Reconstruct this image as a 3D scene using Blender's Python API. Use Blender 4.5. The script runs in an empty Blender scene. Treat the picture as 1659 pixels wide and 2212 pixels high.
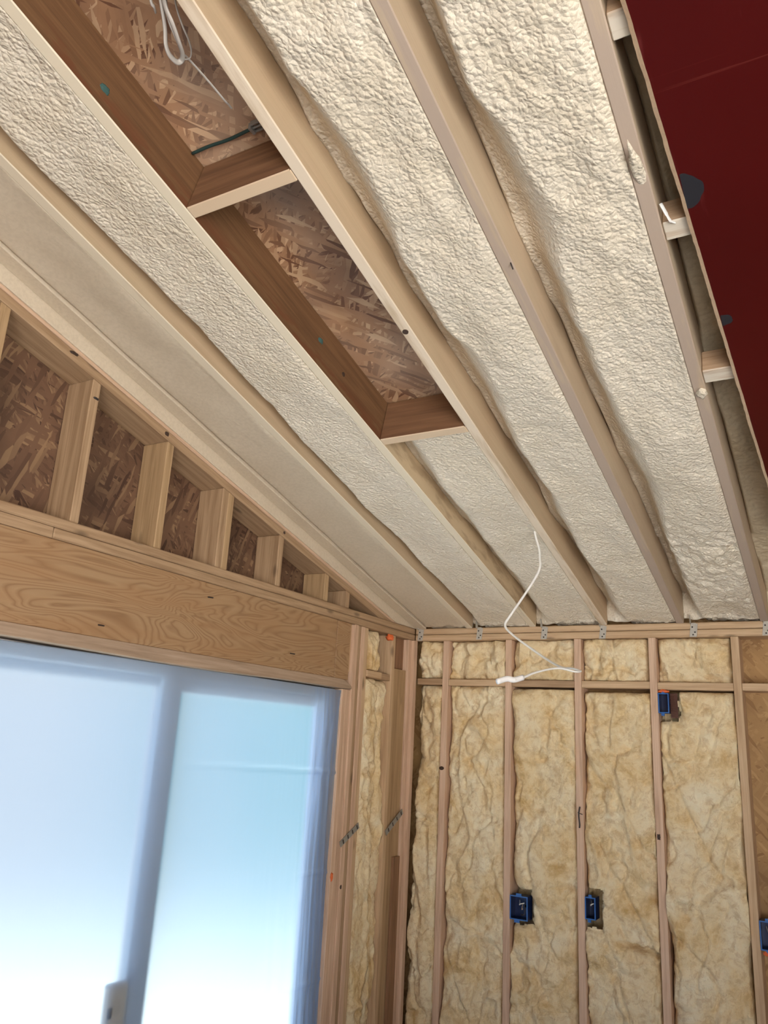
import bpy, bmesh, math, random
import numpy as np
from mathutils import Vector, Matrix

random.seed(7)
scene = bpy.context.scene
col = scene.collection

# ------------------------------------------------------------------ camera
cam_d = bpy.data.cameras.new('camera')
cam = bpy.data.objects.new('camera', cam_d)
col.objects.link(cam)
scene.camera = cam
cam_d.sensor_fit = 'HORIZONTAL'
cam_d.sensor_width = 36.0
cam_d.lens = 36.0 * 1701.8062 / 1659.0
cam_d.clip_start = 0.02
RV = Vector((-0.28920, 0.51970, -0.02180))


def rodrigues(r):
    return Matrix.Rotation(r.length, 3, r.normalized())


R0 = Matrix(((1, 0, 0), (0, 0, -1), (0, 1, 0)))
RW = rodrigues(RV) @ R0                      # world -> camera (x right, y down, z forward)
cm = Matrix((RW[0], -RW[1], -RW[2])).transposed()
cam.matrix_world = Matrix.Translation((2.3116, -4.4048, 1.7844)) @ cm.to_4x4()

# ------------------------------------------------------------------ world (sky above, bright ground below the horizon)
world = bpy.data.worlds.new('world')
scene.world = world
world.use_nodes = True
wn = world.node_tree
wn.nodes.clear()


def N(nt, kind, **kw):
    n = nt.nodes.new(kind)
    for k, v in kw.items():
        if k.startswith('i_'):
            n.inputs[k[2:].replace('_', ' ')].default_value = v
        else:
            setattr(n, k, v)
    return n


def ramp(nt, fac, stops, interp='LINEAR'):
    r = nt.nodes.new('ShaderNodeValToRGB')
    r.color_ramp.interpolation = interp
    e = r.color_ramp.elements
    while len(e) < len(stops):
        e.new(0.5)
    for el, (p, c) in zip(e, stops):
        el.position = p
        el.color = (c[0], c[1], c[2], 1) if len(c) == 3 else c
    nt.links.new(fac, r.inputs[0])
    return r.outputs[0]


def math_(nt, op, a, b=None, clamp=False):
    m = nt.nodes.new('ShaderNodeMath')
    m.operation = op
    m.use_clamp = clamp
    for i, x in enumerate((a, b)):
        if x is None:
            continue
        if isinstance(x, (int, float)):
            m.inputs[i].default_value = x
        else:
            nt.links.new(x, m.inputs[i])
    return m.outputs[0]


def mixc(nt, fac, a, b, blend='MIX'):
    m = nt.nodes.new('ShaderNodeMix')
    m.data_type = 'RGBA'
    m.blend_type = blend
    for i, x in ((0, fac), (6, a), (7, b)):
        if isinstance(x, (int, float)):
            m.inputs[i].default_value = x
        elif isinstance(x, tuple):
            m.inputs[i].default_value = (x[0], x[1], x[2], 1)
        else:
            nt.links.new(x, m.inputs[i])
    return m.outputs[2]


WORLD_STRENGTH = 1.0
tc = N(wn, 'ShaderNodeTexCoord')
sp = N(wn, 'ShaderNodeSeparateXYZ')
wn.links.new(tc.outputs['Generated'], sp.inputs[0])
elev = math_(wn, 'MULTIPLY', math_(wn, 'ARCSINE', sp.outputs[2]), 180 / math.pi)
az = math_(wn, 'MULTIPLY', math_(wn, 'ARCTAN2', sp.outputs[0], sp.outputs[1]), 180 / math.pi)   # 0 = +y, -90 = -x
e01 = math_(wn, 'ADD', math_(wn, 'DIVIDE', elev, 60.0), 0.5, True)
GROUND = (11.2, 10.8, 10.2)       # sunlit ground behind the house
SKY = (2.6, 2.9, 3.3)
open_side = ramp(wn, e01, [(0.0, GROUND), (0.45, GROUND), (0.52, (3.0, 3.2, 3.4)), (0.8, SKY), (1.0, SKY)])
GROUND2 = (3.8, 3.9, 4.0)      # brighter deck close to the sliding door, shaded garden beyond
FAR = (0.36, 0.54, 0.80)
SKY2 = (0.45, 0.62, 0.95)
door_side = ramp(wn, e01, [(0.0, GROUND2), (0.235, GROUND2), (0.27, (1.1, 1.3, 1.6)), (0.315, FAR), (0.60, FAR), (0.75, SKY2), (1.0, SKY2)])
a01 = math_(wn, 'DIVIDE', math_(wn, 'ADD', az, 90.0), 45.0, True)
tint = ramp(wn, a01, [(0.0, (0.8, 0.95, 1.15)), (0.42, (0.9, 1.0, 1.15)), (0.51, (2.75, 1.75, 1.2)), (0.76, (2.5, 1.62, 1.15)), (0.83, (1.2, 1.2, 1.06)), (0.90, (0.86, 1.2, 1.02)), (1.0, (0.66, 1.22, 0.92))])
tint = mixc(wn, ramp(wn, e01, [(0.27, (0, 0, 0)), (0.33, (1, 1, 1))]), (1.0, 1.0, 1.0), tint)
door_side = mixc(wn, 1.0, door_side, tint, 'MULTIPLY')
side = math_(wn, 'ABSOLUTE', math_(wn, 'ADD', az, 95.0))          # angle from the door side
base = mixc(wn, ramp(wn, math_(wn, 'DIVIDE', side, 180.0), [(0.42, (0, 0, 0)), (0.56, (1, 1, 1))]), door_side, open_side)
bg = N(wn, 'ShaderNodeBackground')
wn.links.new(base, bg.inputs[0])
bg.inputs[1].default_value = WORLD_STRENGTH
wo = N(wn, 'ShaderNodeOutputWorld')
wn.links.new(bg.outputs[0], wo.inputs[0])

# ------------------------------------------------------------------ exposure
scene.view_settings.view_transform = 'Standard'
scene.view_settings.look = 'None'
scene.view_settings.gamma = 1.0
scene.view_settings.use_curve_mapping = False
scene.view_settings.exposure = 0.22
scene.cycles.max_bounces = 9
scene.cycles.diffuse_bounces = 5
scene.cycles.transparent_max_bounces = 16
scene.cycles.use_denoising = True
scene.cycles.adaptive_threshold = 0.03
scene.cycles.sample_clamp_indirect = 12.0

# ------------------------------------------------------------------ dimensions
S = 0.4064                   # 16 in
ZB, ZM, ZT = 2.391, 2.429, 2.467      # double top plate
SL, ZR = 0.2518, 2.4619      # roof pitch, height of the rafter undersides at the back wall
TH = math.atan(SL)
XR = [0.390, 0.790, 1.201, 1.606, 2.012, 2.420]      # right faces of the rafters
TK = 0.039
DEPTH = 0.187                # rafter depth
YTOP = -4.6                  # rafters built up to here


def zroof(y, o=0.0):
    return ZR - SL * y + o


# ------------------------------------------------------------------ numpy noise
_rng = np.random.RandomState(3)
_P = _rng.rand(4096)


def vnoise(x, y, seed=0):
    x = np.asarray(x, float) + seed * 17.31
    y = np.asarray(y, float) + seed * 9.17
    xi = np.floor(x).astype(int)
    yi = np.floor(y).astype(int)
    fx = x - xi
    fy = y - yi
    fx = fx * fx * fx * (fx * (fx * 6 - 15) + 10)
    fy = fy * fy * fy * (fy * (fy * 6 - 15) + 10)

    def h(a, b):
        return _P[((a * 374761393 + b * 668265263) ^ ((a * 1274126177 + b * 97) >> 5)) & 4095]
    v = (h(xi, yi) * (1 - fx) + h(xi + 1, yi) * fx) * (1 - fy) + (h(xi, yi + 1) * (1 - fx) + h(xi + 1, yi + 1) * fx) * fy
    return v * 2 - 1


def fbm(x, y, seed=0, octv=3):
    t = 0
    a = 1.0
    for k in range(octv):
        t = t + a * vnoise(x * 2 ** k, y * 2 ** k, seed + k * 3)
        a *= 0.5
    return t


def sstep(a, b, x):
    t = np.clip((np.asarray(x, float) - a) / (b - a), 0, 1)
    return t * t * (3 - 2 * t)


# ------------------------------------------------------------------ materials
MATS = {}


def new_mat(name):
    m = bpy.data.materials.new(name)
    m.use_nodes = True
    nt = m.node_tree
    nt.nodes.clear()
    out = N(nt, 'ShaderNodeOutputMaterial')
    bs = N(nt, 'ShaderNodeBsdfPrincipled')
    nt.links.new(bs.outputs[0], out.inputs[0])
    MATS[name] = m
    return m, nt, bs, out


def objvec(nt, scale, rnd=True):
    t = N(nt, 'ShaderNodeTexCoord')
    mp = N(nt, 'ShaderNodeMapping')
    mp.inputs['Scale'].default_value = scale
    nt.links.new(t.outputs['Object'], mp.inputs[0])
    if rnd:
        oi = N(nt, 'ShaderNodeObjectInfo')
        m = N(nt, 'ShaderNodeVectorMath', operation='SCALE')
        cb = N(nt, 'ShaderNodeCombineXYZ')
        for i in range(3):
            nt.links.new(oi.outputs['Random'], cb.inputs[i])
        nt.links.new(cb.outputs[0], m.inputs[0])
        m.inputs['Scale'].default_value = 37.0
        nt.links.new(m.outputs[0], mp.inputs['Location'])
    return t, mp.outputs[0]


def noise(nt, vec, scale, detail=3.0, rough=0.55, dist=0.0):
    n = N(nt, 'ShaderNodeTexNoise')
    n.inputs['Scale'].default_value = scale
    n.inputs['Detail'].default_value = detail
    n.inputs['Roughness'].default_value = rough
    n.inputs['Distortion'].default_value = dist
    nt.links.new(vec, n.inputs['Vector'])
    return n.outputs[0]


def bump(nt, bs, h, strength, dist):
    b = N(nt, 'ShaderNodeBump')
    b.inputs['Strength'].default_value = strength
    b.inputs['Distance'].default_value = dist
    nt.links.new(h, b.inputs['Height'])
    nt.links.new(b.outputs[0], bs.inputs['Normal'])


def wood(name, dark, mid, light, knots=True, spray=None, side=None, stain=None, lower=None):
    """boards: local X runs along the grain, local -Z is the visible narrow edge of a rafter"""
    m, nt, bs, out = new_mat(name)
    t, v = objvec(nt, (1.6, 26, 26))
    g = noise(nt, v, 1.6, 4, 0.6, 0.35)
    c = ramp(nt, g, [(0.25, dark), (0.5, mid), (0.75, light)])
    t2, v2 = objvec(nt, (4, 160, 160))
    f = noise(nt, v2, 1.0, 2, 0.6)
    c = mixc(nt, math_(nt, 'MULTIPLY', ramp(nt, f, [(0.35, (1, 1, 1)), (0.55, (0, 0, 0))]), 0.35), c, dark)
    if knots:
        t3, v3 = objvec(nt, (4.0, 11, 11))
        vo = N(nt, 'ShaderNodeTexVoronoi')
        vo.inputs['Scale'].default_value = 0.9
        nt.links.new(v3, vo.inputs['Vector'])
        k = ramp(nt, vo.outputs['Distance'], [(0.0, (1, 1, 1)), (0.07, (0.8, 0.8, 0.8)), (0.15, (0, 0, 0))])
        c = mixc(nt, math_(nt, 'MULTIPLY', k, 0.75), c, tuple(x * 0.35 for x in dark))
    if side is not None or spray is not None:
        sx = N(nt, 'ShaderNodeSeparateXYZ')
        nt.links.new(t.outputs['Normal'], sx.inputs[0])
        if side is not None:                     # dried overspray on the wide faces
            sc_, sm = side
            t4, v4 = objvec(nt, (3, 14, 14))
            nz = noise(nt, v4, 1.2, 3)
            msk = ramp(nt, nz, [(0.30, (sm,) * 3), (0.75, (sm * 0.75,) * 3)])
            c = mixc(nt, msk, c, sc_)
        if spray is not None:                    # thicker crust of overspray on the lower edge
            t5, v5 = objvec(nt, (2.2, 20, 20))
            nz = noise(nt, v5, 1.0, 4, 0.65)
            msk = ramp(nt, nz, [(spray[1], (1, 1, 1)), (spray[1] + 0.16, (0.12,) * 3)])
            dn = math_(nt, 'LESS_THAN', sx.outputs[2], -0.6)
            c = mixc(nt, math_(nt, 'MULTIPLY', msk, dn), c, spray[0])
    if stain is not None:
        t6, v6 = objvec(nt, (7, 26, 26))
        nz = noise(nt, v6, 1.0, 3)
        sz = N(nt, 'ShaderNodeSeparateXYZ')
        nt.links.new(t6.outputs['Object'], sz.inputs[0])
        low = ramp(nt, math_(nt, 'ADD', math_(nt, 'MULTIPLY', sz.outputs[2], 3.0), 0.2), [(0.28, (1, 1, 1)), (0.42, (0, 0, 0))])
        msk = math_(nt, 'MULTIPLY', ramp(nt, nz, [(0.46, (0, 0, 0)), (0.54, (1, 1, 1))]), low)
        sn = N(nt, 'ShaderNodeSeparateXYZ')
        nt.links.new(t6.outputs['Normal'], sn.inputs[0])
        msk = math_(nt, 'MULTIPLY', msk, math_(nt, 'GREATER_THAN', sn.outputs[2], -0.6))
        c = mixc(nt, math_(nt, 'MULTIPLY', msk, 0.8), c, stain)
    if lower is not None:                        # overspray on the sides of the insulated lower part only
        sx = N(nt, 'ShaderNodeSeparateXYZ')
        nt.links.new(t.outputs['Object'], sx.inputs[0])
        sn = N(nt, 'ShaderNodeSeparateXYZ')
        nt.links.new(t.outputs['Normal'], sn.inputs[0])
        msk = math_(nt, 'MULTIPLY', math_(nt, 'LESS_THAN', sx.outputs[0], lower[1]), math_(nt, 'GREATER_THAN', sn.outputs[2], -0.6))
        t7, v7 = objvec(nt, (6, 20, 20))
        msk = math_(nt, 'MULTIPLY', msk, ramp(nt, noise(nt, v7, 1.0, 3), [(0.35, (0.6,) * 3), (0.5, (0.95,) * 3)]))
        c = mixc(nt, msk, c, lower[0])
    nt.links.new(c, bs.inputs['Base Color'])
    bs.inputs['Roughness'].default_value = 0.72
    bump(nt, bs, f, 0.25, 0.002)
    return m


wood('fir', (0.26, 0.155, 0.08), (0.40, 0.262, 0.152), (0.50, 0.345, 0.21))
wood('fir_pale', (0.40, 0.255, 0.14), (0.56, 0.385, 0.23), (0.66, 0.475, 0.30))
wood('fir_pink', (0.46, 0.29, 0.19), (0.64, 0.44, 0.305), (0.74, 0.53, 0.38), knots=False)
wood('fir_grey', (0.26, 0.175, 0.115), (0.39, 0.275, 0.19), (0.47, 0.345, 0.25), knots=False)
wood('fir_tan', (0.27, 0.165, 0.08), (0.42, 0.275, 0.145), (0.50, 0.34, 0.19))
wood('fir_brown', (0.17, 0.085, 0.042), (0.27, 0.14, 0.072), (0.34, 0.18, 0.095), knots=False)
FOAMC = (0.75, 0.665, 0.50)
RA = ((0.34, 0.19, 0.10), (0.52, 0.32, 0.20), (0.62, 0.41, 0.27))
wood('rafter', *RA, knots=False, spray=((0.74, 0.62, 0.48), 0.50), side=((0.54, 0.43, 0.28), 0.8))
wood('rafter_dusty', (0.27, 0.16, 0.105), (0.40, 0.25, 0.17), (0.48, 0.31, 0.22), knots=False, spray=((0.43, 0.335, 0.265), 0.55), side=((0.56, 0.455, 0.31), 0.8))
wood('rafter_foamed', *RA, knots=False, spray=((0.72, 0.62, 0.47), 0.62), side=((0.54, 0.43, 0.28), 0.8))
wood('rafter_bare', (0.105, 0.048, 0.018), (0.165, 0.080, 0.032), (0.215, 0.11, 0.046), knots=False, spray=((0.76, 0.665, 0.51), 0.62), stain=(0.15, 0.05, 0.018), lower=((0.60, 0.46, 0.29), 1.90))
wood('block_bare', (0.13, 0.062, 0.030), (0.205, 0.10, 0.048), (0.26, 0.135, 0.066), knots=False, spray=((0.66, 0.50, 0.34), 0.62))
wood('block_pale', (0.30, 0.18, 0.10), (0.44, 0.30, 0.19), (0.52, 0.37, 0.25), knots=False, spray=((0.62, 0.55, 0.45), 0.5))


def osb(name, dark, mid, light, rot=0.0, plane='xy', dust=None):
    m, nt, bs, out = new_mat(name)
    t = N(nt, 'ShaderNodeTexCoord')
    rm = N(nt, 'ShaderNodeMapping')
    # turn the sheet's plane into local xy, long strands along x
    if plane == 'yz':
        rm.inputs['Rotation'].default_value = (0, math.pi / 2, 0)
    elif plane == 'xz':
        rm.inputs['Rotation'].default_value = (math.pi / 2, 0, 0)
    nt.links.new(t.outputs['Object'], rm.inputs[0])
    src = rm.outputs[0]
    cols = []
    for k, (ang, sc) in enumerate(((rot + 0.05, (9, 74, 9)), (rot - 0.35, (8, 66, 8)), (rot + 0.45, (11, 84, 11)), (rot + 0.9, (10, 70, 10)), (rot - 0.9, (9, 60, 9)))):
        w = N(nt, 'ShaderNodeTexNoise')
        w.inputs['Scale'].default_value = 5.0
        nt.links.new(src, w.inputs['Vector'])
        mr = N(nt, 'ShaderNodeMapping')
        mr.inputs['Rotation'].default_value = (0, 0, ang)
        mr.inputs['Location'].default_value = (k * 3.7, k * 1.9, 0.02)
        wm = mixc(nt, 0.03, src, w.outputs[1], 'ADD')
        nt.links.new(wm, mr.inputs[0])
        ms = N(nt, 'ShaderNodeMapping')
        ms.inputs['Scale'].default_value = sc
        nt.links.new(mr.outputs[0], ms.inputs[0])
        vo = N(nt, 'ShaderNodeTexVoronoi')
        vo.inputs['Scale'].default_value = 1.0
        nt.links.new(ms.outputs[0], vo.inputs['Vector'])
        cols.append(vo)
    def sep(vo):
        s_ = N(nt, 'ShaderNodeSeparateColor')
        nt.links.new(vo.outputs['Color'], s_.inputs[0])
        return s_.outputs
    stops = [(0.0, dark), (0.35, mid), (0.7, mid), (1.0, light)]
    s0 = sep(cols[0])
    c = ramp(nt, s0[0], stops)
    h = s0[1]
    for vo in cols[1:]:
        s_ = sep(vo)
        pick = ramp(nt, s_[1], [(0.55, (0, 0, 0)), (0.57, (1, 1, 1))])
        c = mixc(nt, pick, c, ramp(nt, s_[0], stops))
        h = mixc(nt, pick, h, s_[2])
    n2 = N(nt, 'ShaderNodeTexNoise')
    n2.inputs['Scale'].default_value = 3.0
    n2.inputs['Detail'].default_value = 4
    nt.links.new(src, n2.inputs['Vector'])
    c = mixc(nt, ramp(nt, n2.outputs[0], [(0.42, (0, 0, 0)), (0.68, (0.55,) * 3)]), c, tuple(x * 0.62 for x in dark))
    if dust is not None:
        n3 = N(nt, 'ShaderNodeTexNoise')
        n3.inputs['Scale'].default_value = 2.2
        n3.inputs['Detail'].default_value = 3
        nt.links.new(src, n3.inputs['Vector'])
        c = mixc(nt, ramp(nt, n3.outputs[0], [(0.45, (0, 0, 0)), (0.7, (0.5,) * 3)]), c, dust)
    nt.links.new(c, bs.inputs['Base Color'])
    bs.inputs['Roughness'].default_value = 0.6
    bump(nt, bs, h, 0.4, 0.002)
    return m


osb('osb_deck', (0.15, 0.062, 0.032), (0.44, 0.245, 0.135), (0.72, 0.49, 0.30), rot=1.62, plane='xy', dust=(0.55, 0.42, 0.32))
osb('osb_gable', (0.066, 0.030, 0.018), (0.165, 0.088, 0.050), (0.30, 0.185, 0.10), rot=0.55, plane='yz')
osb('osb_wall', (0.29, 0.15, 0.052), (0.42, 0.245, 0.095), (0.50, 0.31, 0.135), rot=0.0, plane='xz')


def header_mat():
    m, nt, bs, out = new_mat('header_ply')
    t, v = objvec(nt, (1.0, 1.0, 5.5), rnd=False)
    n = noise(nt, v, 1.15, 2.5, 0.5, 0.9)
    w = math_(nt, 'MULTIPLY', n, 26.0)
    fr = math_(nt, 'FRACT', w)
    line = ramp(nt, fr, [(0.0, (0.55,) * 3), (0.12, (1, 1, 1)), (0.35, (0.25,) * 3), (0.75, (0, 0, 0)), (1.0, (0.55,) * 3)])
    c = mixc(nt, line, (0.41, 0.265, 0.145), (0.26, 0.145, 0.070))
    t2, v2 = objvec(nt, (1.2, 1, 9), rnd=False)
    c = mixc(nt, ramp(nt, noise(nt, v2, 1.6, 3), [(0.40, (0, 0, 0)), (0.7, (0.55,) * 3)]), c, (0.36, 0.19, 0.085))
    t3, v3 = objvec(nt, (4, 1, 120), rnd=False)
    c = mixc(nt, math_(nt, 'MULTIPLY', noise(nt, v3, 1.0, 2), 0.3), c, (0.30, 0.16, 0.07))
    nt.links.new(c, bs.inputs['Base Color'])
    bs.inputs['Roughness'].default_value = 0.65
    return m


header_mat()


def foam_mat(name, base, tan, b_strength=0.55, scale=1.0):
    m, nt, bs, out = new_mat(name)
    t = N(nt, 'ShaderNodeTexCoord')
    v = t.outputs['Object']
    n1 = noise(nt, v, 4.0, 4, 0.6)
    n2 = noise(nt, v, 70.0 * scale, 3, 0.6)
    n3 = noise(nt, v, 170.0 * scale, 3, 0.65)
    c = mixc(nt, ramp(nt, n1, [(0.42, (0, 0, 0)), (0.72, (0.6,) * 3)]), base, tan)
    c = mixc(nt, ramp(nt, n2, [(0.35, (0.35,) * 3), (0.6, (0, 0, 0))]), c, tuple(x * 0.85 for x in tan))
    nt.links.new(c, bs.inputs['Base Color'])
    bs.inputs['Roughness'].default_value = 0.55
    bs.inputs['Specular IOR Level'].default_value = 0.35
    vo = N(nt, 'ShaderNodeTexVoronoi', feature='F1')      # pebbled skin
    vo.inputs['Scale'].default_value = 80.0 * scale
    wv = N(nt, 'ShaderNodeTexNoise')
    wv.inputs['Scale'].default_value = 30.0
    nt.links.new(v, wv.inputs['Vector'])
    nt.links.new(mixc(nt, 0.02, v, wv.outputs[1], 'ADD'), vo.inputs['Vector'])
    h = math_(nt, 'ADD', math_(nt, 'MULTIPLY', vo.outputs['Distance'], -1.1), math_(nt, 'MULTIPLY', n3, 0.5))
    bump(nt, bs, h, b_strength, 0.013)
    return m


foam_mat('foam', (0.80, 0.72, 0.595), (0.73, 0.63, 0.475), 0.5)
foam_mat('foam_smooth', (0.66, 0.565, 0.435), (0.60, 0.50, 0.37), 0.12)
foam_mat('foam_shade', (0.66, 0.58, 0.43), (0.58, 0.48, 0.32), 0.3, 0.5)  # darker copy of the foam: the red panel's shade put into its colour


def batt_mat():
    m, nt, bs, out = new_mat('fiberglass')
    t, v = objvec(nt, (1, 1, 1))
    n1 = noise(nt, v, 5.0, 6, 0.66, 0.5)
    n2 = noise(nt, v, 24.0, 6, 0.72, 0.5)
    n3 = noise(nt, v, 160.0, 4, 0.75, 0.6)
    c = ramp(nt, n1, [(0.30, (0.66, 0.43, 0.18)), (0.41, (0.86, 0.655, 0.365)), (0.53, (0.92, 0.755, 0.485)), (0.70, (0.95, 0.84, 0.61))])
    c = mixc(nt, ramp(nt, n2, [(0.38, (0.5,) * 3), (0.52, (0, 0, 0))]), c, (0.62, 0.41, 0.20))
    c = mixc(nt, ramp(nt, n2, [(0.55, (0, 0, 0)), (0.75, (0.6,) * 3)]), c, (0.93, 0.81, 0.58))
    nt.links.new(c, bs.inputs['Base Color'])
    bs.inputs['Roughness'].default_value = 0.95
    bs.inputs['Specular IOR Level'].default_value = 0.1
    bump(nt, bs, math_(nt, 'ADD', n2, math_(nt, 'MULTIPLY', n3, 0.5)), 0.7, 0.014)
    return m


batt_mat()


def plain(name, c, rough=0.5, metal=0.0, coat=0.0, var=0.15, scale=30, spec=0.5):
    m, nt, bs, out = new_mat(name)
    t, v = objvec(nt, (1, 1, 1))
    n = noise(nt, v, scale, 3)
    cc = mixc(nt, math_(nt, 'MULTIPLY', n, var * 2), c, tuple(x * 0.6 for x in c))
    nt.links.new(cc, bs.inputs['Base Color'])
    bs.inputs['Roughness'].default_value = rough
    bs.inputs['Metallic'].default_value = metal
    bs.inputs['Coat Weight'].default_value = coat
    bs.inputs['Specular IOR Level'].default_value = spec
    return m


plain('galvanized', (0.42, 0.42, 0.40), 0.5, 0.6, var=0.3, scale=60)
plain('tie_sprayed', (0.56, 0.52, 0.45), 0.6, 0.15, var=0.35, scale=70)
plain('nail_dark', (0.06, 0.05, 0.05), 0.5, 0.5)
plain('blue_box', (0.005, 0.018, 0.085), 0.35, var=0.1)  # darker than the rim: shade of the hollow box put into the colour
plain('blue_rim', (0.030, 0.13, 0.40), 0.35, var=0.1)
plain('orange_foam', (0.80, 0.16, 0.04), 0.7, var=0.25, scale=80)
plain('white_cable', (0.82, 0.80, 0.76), 0.45, var=0.05)
plain('cable_end', (0.92, 0.91, 0.90), 0.4, var=0.02)
plain('grey_cable', (0.47, 0.43, 0.39), 0.45, var=0.1)
plain('bare_wire', (0.62, 0.45, 0.35), 0.4, 0.3)
plain('brown_lath', (0.11, 0.045, 0.03), 0.8)
plain('green_rod', (0.03, 0.07, 0.065), 0.5, 0.3, var=0.3)
plain('door_vinyl', (0.42, 0.50, 0.60), 0.5, var=0.05)
plain('handle_beige', (0.78, 0.68, 0.54), 0.5, var=0.05)
plain('raw_edge', (0.86, 0.62, 0.40), 0.8, var=0.4, scale=90)
plain('plug_dark', (0.018, 0.018, 0.024), 0.5, var=0.2)
plain('concrete', (0.45, 0.43, 0.40), 0.8, var=0.2, scale=3)
plain('white_scrap', (0.85, 0.84, 0.82), 0.5)
plain('black_mark', (0.03, 0.03, 0.035), 0.8)
plain('teal_mark', (0.05, 0.12, 0.11), 0.8)
plain('knot_dark', (0.05, 0.025, 0.015), 0.7)


def red_mat():
    m, nt, bs, out = new_mat('red_film')
    t, v = objvec(nt, (1, 1, 1), rnd=False)
    n = noise(nt, v, 1.6, 3)
    c = ramp(nt, n, [(0.3, (0.055, 0.0010, 0.0010)), (0.7, (0.068, 0.0018, 0.0017))])
    # faint long scuffs along the sheet
    t2, v2 = objvec(nt, (0.5, 60, 1), rnd=False)
    s = ramp(nt, noise(nt, v2, 1.0, 3, 0.7), [(0.70, (0, 0, 0)), (0.78, (0.30,) * 3)])
    c = mixc(nt, s, c, (0.30, 0.07, 0.05))
    t3, v3 = objvec(nt, (18, 3, 1), rnd=False)
    s = ramp(nt, noise(nt, v3, 1.0, 3, 0.7), [(0.66, (0, 0, 0)), (0.80, (0.35,) * 3)])
    c = mixc(nt, s, c, (0.26, 0.06, 0.055))
    nt.links.new(c, bs.inputs['Base Color'])
    bs.inputs['Roughness'].default_value = 0.42
    bs.inputs['Specular IOR Level'].default_value = 0.3
    return m


red_mat()


def glass_mat():
    m, nt, bs, out = new_mat('pane_glass')
    nt.nodes.remove(bs)
    tr = N(nt, 'ShaderNodeBsdfTransparent')
    tr.inputs[0].default_value = (0.90, 0.95, 0.94, 1)
    gl = N(nt, 'ShaderNodeBsdfGlossy')
    gl.inputs['Roughness'].default_value = 0.03
    mx = N(nt, 'ShaderNodeMixShader')
    mx.inputs[0].default_value = 0.06
    nt.links.new(tr.outputs[0], mx.inputs[1])
    nt.links.new(gl.outputs[0], mx.inputs[2])
    nt.links.new(mx.outputs[0], out.inputs[0])


glass_mat()


def sheet_mat():
    m, nt, bs, out = new_mat('poly_sheet')
    nt.nodes.remove(bs)
    t, v = objvec(nt, (1, 40, 2.5), rnd=False)
    n = noise(nt, v, 1.0, 4, 0.6)
    rf = N(nt, 'ShaderNodeBsdfRefraction')
    rf.inputs['Color'].default_value = (0.86, 0.88, 0.90, 1)
    rf.inputs['IOR'].default_value = 1.25
    rf.inputs['Roughness'].default_value = 0.72
    tl = N(nt, 'ShaderNodeBsdfTranslucent')
    tl.inputs['Color'].default_value = (0.57, 0.73, 1.0, 1)
    df = N(nt, 'ShaderNodeBsdfDiffuse')
    df.inputs['Color'].default_value = (0.72, 0.74, 0.78, 1)
    gl = N(nt, 'ShaderNodeBsdfGlossy')
    gl.inputs['Roughness'].default_value = 0.28
    a = N(nt, 'ShaderNodeMixShader')
    a.inputs[0].default_value = 0.24
    nt.links.new(rf.outputs[0], a.inputs[1])
    nt.links.new(tl.outputs[0], a.inputs[2])
    # gathered, creased plastic along the right edge is cloudier
    sx = N(nt, 'ShaderNodeSeparateXYZ')
    nt.links.new(t.outputs['Object'], sx.inputs[0])
    edge = ramp(nt, math_(nt, 'MULTIPLY', math_(nt, 'ADD', sx.outputs[1], 1.10), 3.4, True), [(0.1, (0, 0, 0)), (0.6, (1, 1, 1))])
    mp2 = N(nt, 'ShaderNodeMapping')
    mp2.inputs['Scale'].default_value = (1, 55, 1.6)
    mp2.inputs['Rotation'].default_value = (0.06, 0, 0)
    nt.links.new(t.outputs['Object'], mp2.inputs[0])
    strk = ramp(nt, noise(nt, mp2.outputs[0], 1.0, 4, 0.65), [(0.38, (0.15,) * 3), (0.62, (1, 1, 1))])
    fac = math_(nt, 'ADD', math_(nt, 'MULTIPLY', math_(nt, 'MULTIPLY', edge, strk), 0.72), 0.24, True)
    nt.links.new(fac, a.inputs[0])
    b = N(nt, 'ShaderNodeMixShader')
    b.inputs[0].default_value = 0.10
    nt.links.new(a.outputs[0], b.inputs[1])
    nt.links.new(df.outputs[0], b.inputs[2])
    c = N(nt, 'ShaderNodeMixShader')
    c.inputs[0].default_value = 0.09
    nt.links.new(b.outputs[0], c.inputs[1])
    nt.links.new(gl.outputs[0], c.inputs[2])
    nt.links.new(c.outputs[0], out.inputs[0])
    bm_ = N(nt, 'ShaderNodeBump')
    bm_.inputs['Strength'].default_value = 0.15
    bm_.inputs['Distance'].default_value = 0.004
    nt.links.new(n, bm_.inputs['Height'])
    for s_ in (rf, gl):
        nt.links.new(bm_.outputs[0], s_.inputs['Normal'])


sheet_mat()


# ------------------------------------------------------------------ object helpers
def tag(o, label=None, cat=None, group=None, kind=None):
    if label:
        o['label'] = label
    if cat:
        o['category'] = cat
    if group:
        o['group'] = group
    if kind:
        o['kind'] = kind
    return o


def link(name, me, mat, parent=None, mw=None):
    o = bpy.data.objects.new(name, me)
    col.objects.link(o)
    if mat:
        me.materials.append(MATS[mat])
    if mw is not None:
        o.matrix_world = mw
    if parent is not None:
        o.parent = parent
        o.matrix_parent_inverse = Matrix.Identity(4)
    return o


def empty(name, loc):
    o = bpy.data.objects.new(name, None)
    col.objects.link(o)
    o.location = loc
    o.empty_display_size = 0.05
    return o


def frame(p, X, Z):
    X = Vector(X).normalized()
    Z = Vector(Z)
    Y = Z.cross(X).normalized()
    Z = X.cross(Y)
    M = Matrix((X, Y, Z)).transposed().to_4x4()
    M.translation = Vector(p)
    return M


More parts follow.
